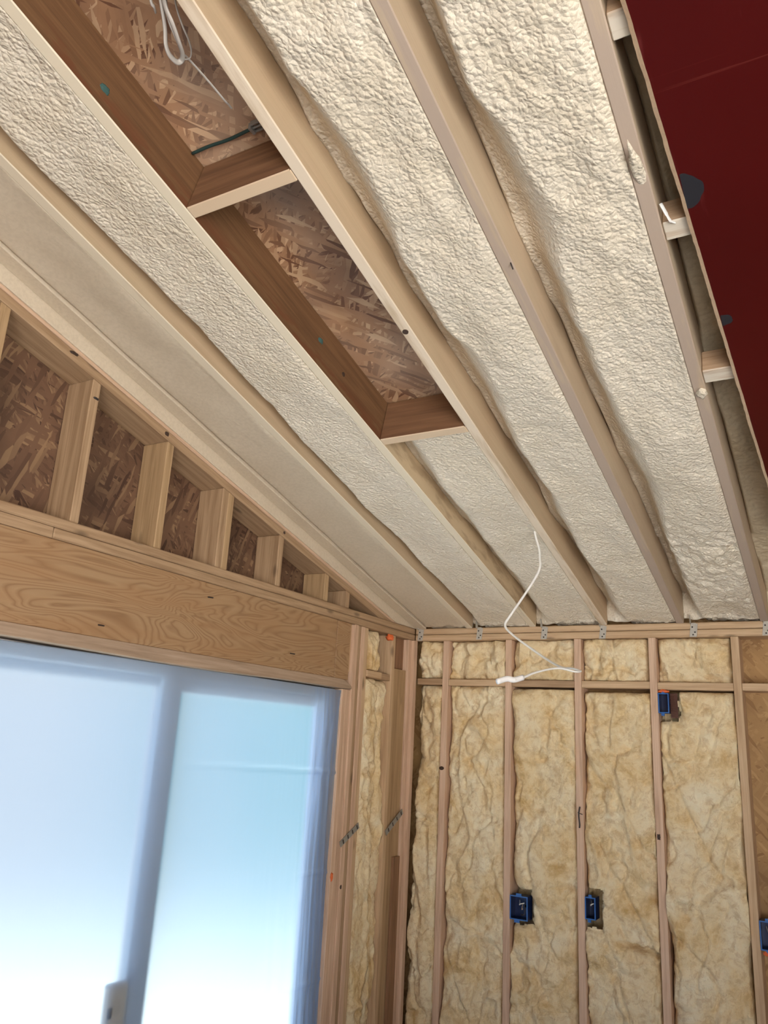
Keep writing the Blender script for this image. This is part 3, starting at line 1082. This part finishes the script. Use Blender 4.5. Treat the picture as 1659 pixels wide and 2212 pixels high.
# ================================================================== ROOF
# rafters
RL = (-0.002 - YTOP) / math.cos(TH)
RLAB = ['second rafter from the gable, with a crack of shadow on its right side', 'bare brown rafter on the left of the open bay',
        'pale rafter on the right of the open bay, with a dark bolt hole', 'rafter right of the cable coil bay, fourth from the gable', 'pinkish rafter beside the red panel',
        'rafter hidden behind the red panel']
RLAB[0] = 'foam-dusted rafter between the two smooth foam bays at left'
RLAB[3] = 'foam-dusted rafter between the two rough foam bays, with a small snag'
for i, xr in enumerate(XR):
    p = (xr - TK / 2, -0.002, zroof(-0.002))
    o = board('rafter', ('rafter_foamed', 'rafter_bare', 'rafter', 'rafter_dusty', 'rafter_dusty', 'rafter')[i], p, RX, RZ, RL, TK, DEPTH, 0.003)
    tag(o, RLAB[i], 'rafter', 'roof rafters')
    if i == 2:
        bm = bmesh.new()
        bmesh.ops.create_cone(bm, cap_ends=True, segments=16, radius1=0.010, radius2=0.010, depth=0.006)
        h = link('bolt_hole', to_mesh(bm, 'bolt_hole'), 'knot_dark', None, Matrix.Translation((1.178, -2.400, zroof(-2.400, -0.0005))) @ Matrix.Rotation(-TH, 4, 'X'))
        h.parent = o
        h.matrix_parent_inverse = o.matrix_world.inverted()
    if i == 3:
        bm = bmesh.new()
        tube(bm, [(1.600, -2.56, zroof(-2.56, 0.001)), (1.606, -2.555, zroof(-2.56, -0.02))], 0.002, 5)
        h = link('nail', to_mesh(bm, 'nail'), 'nail_dark')
        h.parent = o
        h.matrix_parent_inverse = o.matrix_world.inverted()
    if i == 1:
        for (y, oo, r) in ((-2.33, 0.105, (0.002, 0.014, 0.010)), (-3.36, 0.06, (0.002, 0.014, 0.012))):
            q = blob('paint_mark', 'teal_mark', (0.7905, y, zroof(y, oo)), r, 2, None, None)
            q.parent = o
            q.matrix_parent_inverse = o.matrix_world.inverted()
        q = blob('knot', 'knot_dark', (0.7905, -2.17, zroof(-2.17, 0.085)), (0.002, 0.010, 0.008), 4, None, None)
        q.parent = o
        q.matrix_parent_inverse = o.matrix_world.inverted()

# blocks in the open bay
def roof_block(y, x0, x1, thick, mat, label, o0=0.0, dep=DEPTH - 0.004):
    # runs across the bay, square to the slope
    p = (x0, y, zroof(y, o0))
    o = board('rafter_block', mat, p, (1, 0, 0), RZ, x1 - x0, thick, dep, 0.003)
    return tag(o, label, 'blocking')


roof_block(-3.018, XR[1] + 0.001, XR[2] - TK - 0.001, 0.040, 'block_bare', 'wood block across the open bay below the hanging cable coil')
roof_block(-1.862, XR[1] + 0.001, XR[2] - TK - 0.001, 0.040, 'block_bare', 'wood block closing the lower end of the open bay')
for y, lab in ((-3.075, 'block at the very top beside the red panel edge'), (-2.525, 'middle block between the pinkish rafter and red panel, with a torn white scrap'),
               (-1.928, 'lowest block between the pinkish rafter and red panel')):
    roof_block(y, XR[4] + 0.001, XR[5] - TK - 0.001, 0.062, 'block_pale', lab, 0.004, 0.082)

# spray foam per bay
def foam(i, x0, x1, y0, y1, prof, label, mat='foam', amp=1.0, du=0.0055, seed=0, lump=None, end=True, crack=0.03):
    nu = int((x1 - x0) / du)
    nv = int((y1 - y0) / du)
    U, Y = np.meshgrid(np.linspace(x0, x1, nu), np.linspace(y0, y1, nv), indexing='ij')
    u = (U - x0) / (x1 - x0)
    o_ = prof(u, Y)
    mask = 1 - sstep(0.93, 1.0, u) * 0.9
    mask = mask * (0.35 + 0.65 * sstep(0.0, 0.12, u))
    big = 0.013 * fbm(U * 5, Y * 2.6, seed, 2)
    mid = 0.0022 * fbm(U * 26, Y * 20, seed + 3, 2)
    fine = 0.0013 * vnoise(U * 85, Y * 80, seed + 5) + 0.0011 * vnoise(U * 120, Y * 115, seed + 6)
    o_ = o_ + amp * mask * (big + mid + fine)
    o_ = o_ + crack * np.clip(0.5 + 1.2 * vnoise(Y * 4.5, Y * 0, seed + 15), 0, 1) * np.exp(-((U - x0) / 0.006) ** 2)
    if lump is not None:
        o_ = o_ + lump(u, U, Y) * mask
    if end:                                    # foam stops short of the wall plate
        o_ = o_ + 0.020 * sstep(-0.030, -0.004, Y + 0.012 * vnoise(U * 14, Y * 0, seed + 8)) + 0.008 * vnoise(U * 45, Y * 45, seed + 9) * sstep(-0.10, -0.02, Y)
    o_ = np.clip(o_, -0.012, 0.168)
    Z = ZR - SL * Y + o_
    k_ = sstep(-0.05, 0.0, Y + 0.012 * vnoise(U * 14, Y * 0, seed + 8))
    zend = ZT + 0.006 + 0.010 * (vnoise(U * 22, Y * 22, seed + 12) + 1) + 0.05 * sstep(0.0, 0.06, Y)
    Z = np.where(Z > zend, Z * (1 - k_) + zend * k_, Z)
    Z = np.where(Y > -0.008, np.maximum(Z, ZT + 0.004), Z)
    oo = Z - (ZR - SL * Y)
    ks = math.sin(TH) * math.cos(TH)
    P = np.stack([U, Y + ks * oo, Z - SL * ks * oo], -1)
    ob = DV - 0.003
    B = np.stack([U, Y + ks * ob, ZR - SL * Y + ob - SL * ks * ob], -1)
    o = grid_solid('spray_foam', mat, P, B)
    return tag(o, label, 'spray foam')


def prof(depth, w=0.30, seed=0, wob=0.02, rest=0.014):
    """deep against the left rafter, a steep fillet, then a gentle fall to flush at the right rafter"""
    def f(u, Y):
        e = depth + wob * fbm(Y * 3.1, Y * 0 + seed, seed, 3)
        ww = w * (1 + 0.35 * fbm(Y * 2.2, Y * 0 + seed + 4, seed + 1, 3))
        t = np.clip((u - 0.05) / ww, 0, 1)
        return e * (1 - t * t * (3 - 2 * t)) + rest * (1 - sstep(0.3, 1.0, u)) + 0.001
    return f


YF = YTOP + 0.05
foam(0, 0.0785, XR[0] - TK - 0.0005, YF, 0.088, lambda u, Y: 0.002 + 0.005 * np.sin(np.pi * u) + (0.040 + 0.025 * vnoise(Y * 5, Y * 0, 4)) * np.exp(-u / 0.022), 'smooth foam bay next to the gable wall', 'foam_smooth', 0.35, seed=1)
foam(1, XR[0] + 0.0005, XR[1] - TK - 0.0005, YF, 0.088, prof(0.092, 0.15, 2, 0.018, 0.012), 'foam bay left of the bare brown rafter', 'foam', 0.75, seed=11)
foam(2, XR[1] + 0.0005, XR[2] - TK - 0.0005, -1.841, 0.088, prof(0.095, 0.27, 3, 0.012), 'foam below the open bay, where the cable comes out', 'foam', 0.9, seed=21)
foam(3, XR[2] + 0.0005, XR[3] - TK - 0.0005, YF, 0.088, prof(0.128, 0.30, 4, 0.022, 0.022), 'rough foam bay right of the open bay', 'foam', 1.15, seed=31)


def lump4(u, U, Y):
    k = sstep(-1.15, -0.75, Y) * (1 - sstep(-0.30, -0.18, Y))
    return k * (0.011 * fbm(U * 24, Y * 24, 77, 2)) + 0.006 * (1 - sstep(-0.3, -0.1, Y)) * 0


foam(4, XR[3] + 0.0005, XR[4] - TK - 0.0005, YF, 0.088, prof(0.130, 0.30, 5, 0.022, 0.022), 'roughest foam bay with popcorn lumps near the wall', 'foam', 1.25, seed=41, lump=lump4)
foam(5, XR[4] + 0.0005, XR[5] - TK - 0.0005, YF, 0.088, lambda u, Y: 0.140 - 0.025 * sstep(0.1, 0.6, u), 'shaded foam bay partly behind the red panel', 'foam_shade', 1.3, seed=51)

# torn scrap on the middle block
bm = bmesh.new()
tube(bm, spline([(2.020, -2.60, zroof(-2.60, 0.02)), (2.030, -2.585, zroof(-2.585, 0.0)), (2.036, -2.565, zroof(-2.565, -0.004)), (2.046, -2.548, zroof(-2.548, 0.002))], 5), [0.008] * 6 + [0.006] * 5 + [0.003] * 5, 6, (1, 0.35))
tag(link('paper_scrap', to_mesh(bm, 'paper_scrap', True), 'white_scrap'), 'torn white scrap stuck above the middle block by the red panel', 'scrap')

# hurricane ties
TL = ['tie on the end rafter in the corner', 'tie on the second rafter from the gable', 'tie just right of the hanging cable kink', 'tie on the rafter with the bolt hole',
      'tie on the fourth rafter from the gable', 'tie at the foot of the pinkish rafter, right edge of the photo']
for i, (x, zc) in enumerate(((0.040, 2.432), (0.437, 2.434), (0.840, 2.430), (1.176, 2.428), (1.652, 2.430), (2.000, 2.432))):
    root = empty('hurricane_tie', (x, 0.0, zc))
    bm = bmesh.new()
    bm_box(bm, (-0.019, -0.0025, -0.040), (0.017, -0.0002, 0.030), 0.0008)
    for v in bm.verts:
        v.co.x += 0.010 * math.sin(v.co.z * 60) * 0.5
    link('face_plate', to_mesh(bm, 'face_plate'), 'tie_sprayed', root)
    bm = bmesh.new()
    bm_box(bm, (-0.014, -0.030, 0.026), (-0.0115, 0.0, 0.075), 0.0006)
    bm_box(bm, (-0.014, -0.004, 0.020), (0.012, -0.0005, 0.034), 0.0006)
    link('side_flange', to_mesh(bm, 'side_flange'), 'tie_sprayed', root)
    for (dx, dz) in ((-0.004, -0.028), (0.006, -0.015), (-0.006, 0.012)):
        bm = bmesh.new()
        bmesh.ops.create_uvsphere(bm, u_segments=8, v_segments=5, radius=0.0042)
        n_ = link('nail', to_mesh(bm, 'nail', True), 'nail_dark', root)
        n_.location = (dx, -0.003, dz)
    tag(root, 'grey metal ' + TL[i], 'metal tie', 'metal rafter ties on the back plate')

# red film-faced panel fixed under the blocks and rafters at the right
def pz(y, o):
    return zroof(y, o)


root = empty('red_panel', (2.6, -2.2, pz(-2.2, -0.02)))
e0, e1 = (2.0325, -3.55), (2.1515, -0.90)       # lower left edge of the underside (x, y)
X1 = 3.20
bm = bmesh.new()


def ring(o_, dx):
    return [bm.verts.new((x - root.location.x, y - root.location.y, pz(y, o_) - root.location.z)) for (x, y) in ((e0[0] + dx, e0[1]), (e1[0] + dx, e1[1]), (X1 + 0.12, e1[1] - 0.0), (X1, e0[1]))]


bot = ring(-0.0205, 0.009)
top = ring(-0.0015, 0.009)
bm.faces.new(bot)
bm.faces.new(top)
for k in range(4):
    bm.faces.new((bot[k], bot[(k + 1) % 4], top[(k + 1) % 4], top[k]))
link('film_face', to_mesh(bm, 'film_face'), 'red_film', root)
bm = bmesh.new()
n = 160
rows = []
for k in range(n + 1):
    t = k / n
    y = e0[1] + (e1[1] - e0[1]) * t
    x = e0[0] + (e1[0] - e0[0]) * t
    j = 0.0009 * float(vnoise(t * 60, 0.0, 5)) + 0.0009 * float(vnoise(t * 150, 0.0, 6))
    rows.append([bm.verts.new((x + a - root.location.x, y - root.location.y, pz(y, o_) - root.location.z)) for (a, o_) in
                 ((0.0085, -0.0015), (-0.002 + j, -0.002), (-0.002 + j, -0.012), (0.0085 + j * 0.7, -0.0215), (0.0085, -0.012))])
for a, b in zip(rows[:-1], rows[1:]):
    for q in range(4):
        bm.faces.new((a[q], a[q + 1], b[q + 1], b[q]))
    bm.faces.new((a[4], a[0], b[0], b[4]))
bm.faces.new(rows[0])
bm.faces.new(rows[-1])
tag(link('raw_edge', to_mesh(bm, 'raw_edge'), 'raw_edge', root), 'light raw wood edge of the panel')


def plug(y, r, seed, off=0.0):
    t = (y - e0[1]) / (e1[1] - e0[1])
    x = e0[0] + (e1[0] - e0[0]) * t + 0.0105 + off
    bm = bmesh.new()
    vs = []
    for k in range(28):
        a = -math.pi / 2 + math.pi * k / 27
        rr = 1 + 0.05 * math.sin(k * 0.55 + seed) + 0.015 * math.sin(k * 1.3)
        yy = y + r[1] * rr * math.sin(a)
        vs.append((x + r[0] * rr * math.cos(a), yy))
    lo = [bm.verts.new((a - root.location.x, b - root.location.y, pz(b, -0.0212) - root.location.z)) for a, b in vs]
    hi = [bm.verts.new((a - root.location.x, b - root.location.y, pz(b, -0.0195) - root.location.z)) for a, b in vs]
    bm.faces.new(lo)
    bm.faces.new(hi)
    for k in range(28):
        bm.faces.new((lo[k], lo[(k + 1) % 28], hi[(k + 1) % 28], hi[k]))
    tag(link('patch', to_mesh(bm, 'patch'), 'plug_dark', root), 'black patch at the panel edge')


plug(-2.655, (0.046, 0.050), 1)
plug(-2.195, (0.030, 0.022), 4)
tag(root, 'dark red glossy panel with a light raw edge, upper right corner', 'panel')

# knots and nail marks on the gable boards
def mark(parent, name, mat, c, r):
    q = blob(name, mat, c, r, 2, None, None)
    q.parent = parent
    q.matrix_parent_inverse = parent.matrix_world.inverted()


D_ = bpy.data.objects
mark(D_['rake_plate'], 'knot', 'knot_dark', (0.0, -2.255, zroof(-2.255, -0.088)), (0.0025, 0.011, 0.009))
mark(D_['rake_plate'], 'knot', 'knot_dark', (0.0, -2.745, zroof(-2.745, -0.082)), (0.004, 0.018, 0.006))
mark(D_['rake_plate'], 'knot', 'knot_dark', (0.0, -1.42, zroof(-1.42, -0.085)), (0.0025, 0.008, 0.007))
mark(D_['gable_stud.006'], 'nail', 'nail_dark', (0.0, -2.640, 2.945), (0.003, 0.012, 0.005))
mark(D_['rafter.004'], 'foam_smear', 'foam', (1.995, -2.72, zroof(-2.72, -0.001)), (0.014, 0.10, 0.007))
mark(D_['rafter.004'], 'foam_smear', 'foam', (1.998, -1.86, zroof(-1.86, -0.002)), (0.016, 0.030, 0.010))
mark(D_['stud.004'], 'knot', 'knot_dark', (1.431, -0.0005, 1.39), (0.008, 0.003, 0.014))
mark(D_['king_stud'], 'knot', 'knot_dark', (0.002, -0.70, 1.06), (0.0025, 0.008, 0.010))

# ------------------------------------------------------------------ cables
def ray_pt(u, v, plane):
    d = RW.transposed() @ Vector(((u - 829.5) / 1701.8062, (v - 1106) / 1701.8062, 1.0))
    C_ = Vector((2.3116, -4.4048, 1.7844))
    n_, c_ = plane
    n_ = Vector(n_)
    return C_ + d * ((c_ - n_.dot(C_)) / n_.dot(d))


# white cable hanging from the foam: heights and positions in the room
HC = [(1.149, -1.062, 2.748), (1.158, -1.066, 2.705), (1.176, -1.072, 2.648), (1.183, -1.085, 2.600), (1.188, -1.100, 2.556), (1.165, -1.110, 2.500), (1.110, -1.125, 2.410), (1.070, -1.140, 2.345),
      (1.046, -1.150, 2.295), (1.090, -1.170, 2.250), (1.170, -1.200, 2.196), (1.270, -1.250, 2.135), (1.352, -1.330, 2.097), (1.412, -1.380, 2.087), (1.448, -1.400, 2.075), (1.432, -1.430, 2.071), (1.385, -1.480, 2.078),
      (1.330, -1.560, 2.055), (1.300, -1.620, 2.030), (1.280, -1.660, 2.018)]
pts = spline(HC, 6)
n = len(pts)
rad = []
for k in range(n):
    t = k / (n - 1)
    rad.append(0.0054 if t < 0.9 else 0.0054 + 0.0040 * (t - 0.9) / 0.1)
cab = bmesh.new()
tube(cab, pts, rad, 8, (1.0, 0.72))
cobj = link('hanging_cable', to_mesh(cab, 'hanging_cable', True), 'white_cable')
tag(cobj, 'white cable dangling from the foam, kinked, in front of the batt wall', 'cable')
bm = bmesh.new()
tube(bm, spline([(1.300, -1.620, 2.030), (1.280, -1.660, 2.018), (1.262, -1.680, 2.020), (1.240, -1.720, 2.006)], 5), 0.0105, 8, (1, 0.8))
tag(link('stripped_end', to_mesh(bm, 'stripped_end', True), 'cable_end', cobj), 'bright thick stripped end')

# coil hanging in the open bay
def rp(u, v, o_):
    return ray_pt(u, v, ((0, SL, 1), ZR + o_))


bm = bmesh.new()
L1 = [(338, -60), (346, -10), (356, 55), (358, 95), (366, 118), (382, 134), (392, 130), (394, 116), (386, 90), (372, 50), (356, 10), (344, -60)]
L2 = [(350, -60), (362, 30), (378, 75), (391, 105), (393, 122), (384, 133)]
L3 = [(372, -60), (380, 10), (394, 55), (407, 85), (413, 108), (411, 124), (403, 128), (394, 126), (397, 118), (408, 128), (428, 150), (456, 182), (486, 218), (494, 226), (500, 234)]
L4 = [(318, -60), (326, 2), (332, 14), (336, 26)]
for k, (L_, off) in enumerate(((L1, 0.030), (L2, 0.045), (L3, 0.060), (L4, 0.050))):
    P_ = []
    for j, (u, v) in enumerate(L_):
        d_ = off + 0.012 * math.sin(j * 1.3 + k)
        P_.append(rp(u, v, d_))
    tube(bm, spline(P_, 6), (0.0056, 0.0046, 0.0026, 0.0036)[k], 8, (1.25, 0.7))
tag(link('cable_coil', to_mesh(bm, 'cable_coil', True), 'grey_cable'), 'looped grey-white cable with a thin tail hanging in the open bay', 'cable')

# thin dark rod with a clip on the deck above the upper block
root = empty('clipped_rod', (0.80, -3.045, zroof(-3.045, DV - 0.012)))
bm = bmesh.new()
tube(bm, spline([(-0.006, 0.0, 0.0), (0.06, 0.0, 0.001), (0.13, 0.002, -0.002), (0.215, 0.0, 0.0)], 6), 0.005, 8)
link('rod', to_mesh(bm, 'rod', True), 'green_rod', root)
bm = bmesh.new()
bm_box(bm, (0.212, -0.012, -0.010), (0.222, 0.014, 0.010), 0.001)
bm_box(bm, (0.222, -0.016, -0.004), (0.250, -0.010, 0.010), 0.001)
bm_box(bm, (0.222, 0.010, -0.004), (0.250, 0.016, 0.010), 0.001)
tube(bm, [(0.22, 0, 0), (0.27, 0, 0.002)], 0.004, 8)
tag(link('clip', to_mesh(bm, 'clip'), 'galvanized', root), 'silver metal clip at the rod end')
tag(root, 'thin dark green rod with a metal clip lying along the upper block', 'rod')

# ================================================================== SLIDING DOOR AND PLASTIC SHEET
door = empty('door_1', (-0.10, -1.99, 0))
tag(door, kind='structure')


def dpart(name, mat, lo, hi, bev=0.004):
    bm = bmesh.new()
    L0 = door.location
    bm_box(bm, [a - b for a, b in zip(lo, L0)], [a - b for a, b in zip(hi, L0)], bev)
    return link(name, to_mesh(bm, name), mat, door)


dpart('frame_jamb', 'door_vinyl', (-0.135, DY1 - 0.055, 0.0), (-0.050, DY1 - 0.003, 2.034))
dpart('frame_jamb', 'door_vinyl', (-0.135, DY0 + 0.003, 0.0), (-0.050, DY0 + 0.055, 2.034))
dpart('frame_head', 'door_vinyl', (-0.135, DY0 + 0.056, 1.985), (-0.050, DY1 - 0.056, 2.034))
dpart('frame_sill', 'door_vinyl', (-0.135, DY0 + 0.056, 0.0), (-0.050, DY1 - 0.056, 0.05))
ra = dpart('stile', 'door_vinyl', (-0.094, -0.962, 0.052), (-0.062, DY1 - 0.057, 1.983))
rb = dpart('stile', 'door_vinyl', (-0.094, -2.045, 0.052), (-0.062, -1.935, 1.983))
rc = dpart('stile', 'door_vinyl', (-0.130, -2.040, 0.052), (-0.098, -1.940, 1.983))
rd = dpart('stile', 'door_vinyl', (-0.130, DY0 + 0.057, 0.052), (-0.098, DY0 + 0.165, 1.983))
dpart('rail', 'door_vinyl', (-0.094, -1.934, 1.930), (-0.062, -0.963, 1.983))
dpart('rail', 'door_vinyl', (-0.094, -1.934, 0.052), (-0.062, -0.963, 0.17))
dpart('rail', 'door_vinyl', (-0.130, DY0 + 0.166, 1.945), (-0.098, -2.041, 1.983))
dpart('rail', 'door_vinyl', (-0.130, DY0 + 0.166, 0.052), (-0.098, -2.041, 0.17))
dpart('pane', 'pane_glass', (-0.081, -1.934, 0.171), (-0.075, -0.963, 1.929), 0)
dpart('pane', 'pane_glass', (-0.117, DY0 + 0.166, 0.171), (-0.111, -2.041, 1.944), 0)
hd = dpart('handle', 'handle_beige', (-0.060, -2.150, 0.62), (-0.030, -2.052, 0.905), 0.008)
bm = bmesh.new()
bm_box(bm, (-0.028 + 0.10, -2.140 + 1.99, 0.80), (-0.022 + 0.10, -2.122 + 1.99, 0.835), 0.002)
link('latch', to_mesh(bm, 'latch'), 'black_mark', hd)

# plastic sheet taped over the opening
nu, nv = 240, 180
Yg, Zg = np.meshgrid(np.linspace(DY0 + 0.002, DY1 - 0.002, nu), np.linspace(0.01, DH - 0.010, nv), indexing='ij')
er = (DY1 - Yg)
xs = -0.016 + 0.006 * fbm(Yg * 1.5, Zg * 1.2, 5, 2)
wr = np.exp(-er / 0.16)
fold = 0.011 * vnoise(Yg * 26 + 0.8 * Zg, Zg * 1.1, 8) + 0.006 * vnoise(Yg * 60 + 1.5 * Zg, Zg * 1.6, 9)
dg = np.abs((er - 0.05) * 3.0 - (1.90 - Zg) * 1.0)
xs = xs + wr * fold * np.minimum(1, er / 0.02)
xs += 0.006 * np.exp(-(dg / 0.06) ** 2) * np.exp(-er / 0.25)
for (ya, za, yb, zb, amp) in ((-2.2, 1.660, -0.79, 1.613, 0.008), (-1.10, 1.155, -0.79, 1.139, 0.006), (-1.11, 0.671, -0.80, 0.662, 0.006)):
    t = np.clip((Yg - ya) / (yb - ya), 0, 1)
    zl = za + (zb - za) * t
    fall = sstep(ya - 0.02, ya + (yb - ya) * 0.8, Yg)
    xs += amp * fall * np.exp(-((Zg - zl) / 0.007) ** 2)
xs = np.clip(xs, -0.04, -0.003)
V = np.stack([xs, Yg, Zg], -1).reshape(-1, 3)
idx = np.arange(nu * nv).reshape(nu, nv)
F = np.stack([idx[:-1, :-1], idx[1:, :-1], idx[1:, 1:], idx[:-1, 1:]], -1).reshape(-1, 4)
me = bpy.data.meshes.new('plastic_sheet')
me.from_pydata(V.tolist(), [], F.tolist())
for p in me.polygons:
    p.use_smooth = True
o = link('plastic_sheet', me, 'poly_sheet')
tag(o, 'bluish translucent plastic sheet stretched over the sliding door', 'plastic sheet')
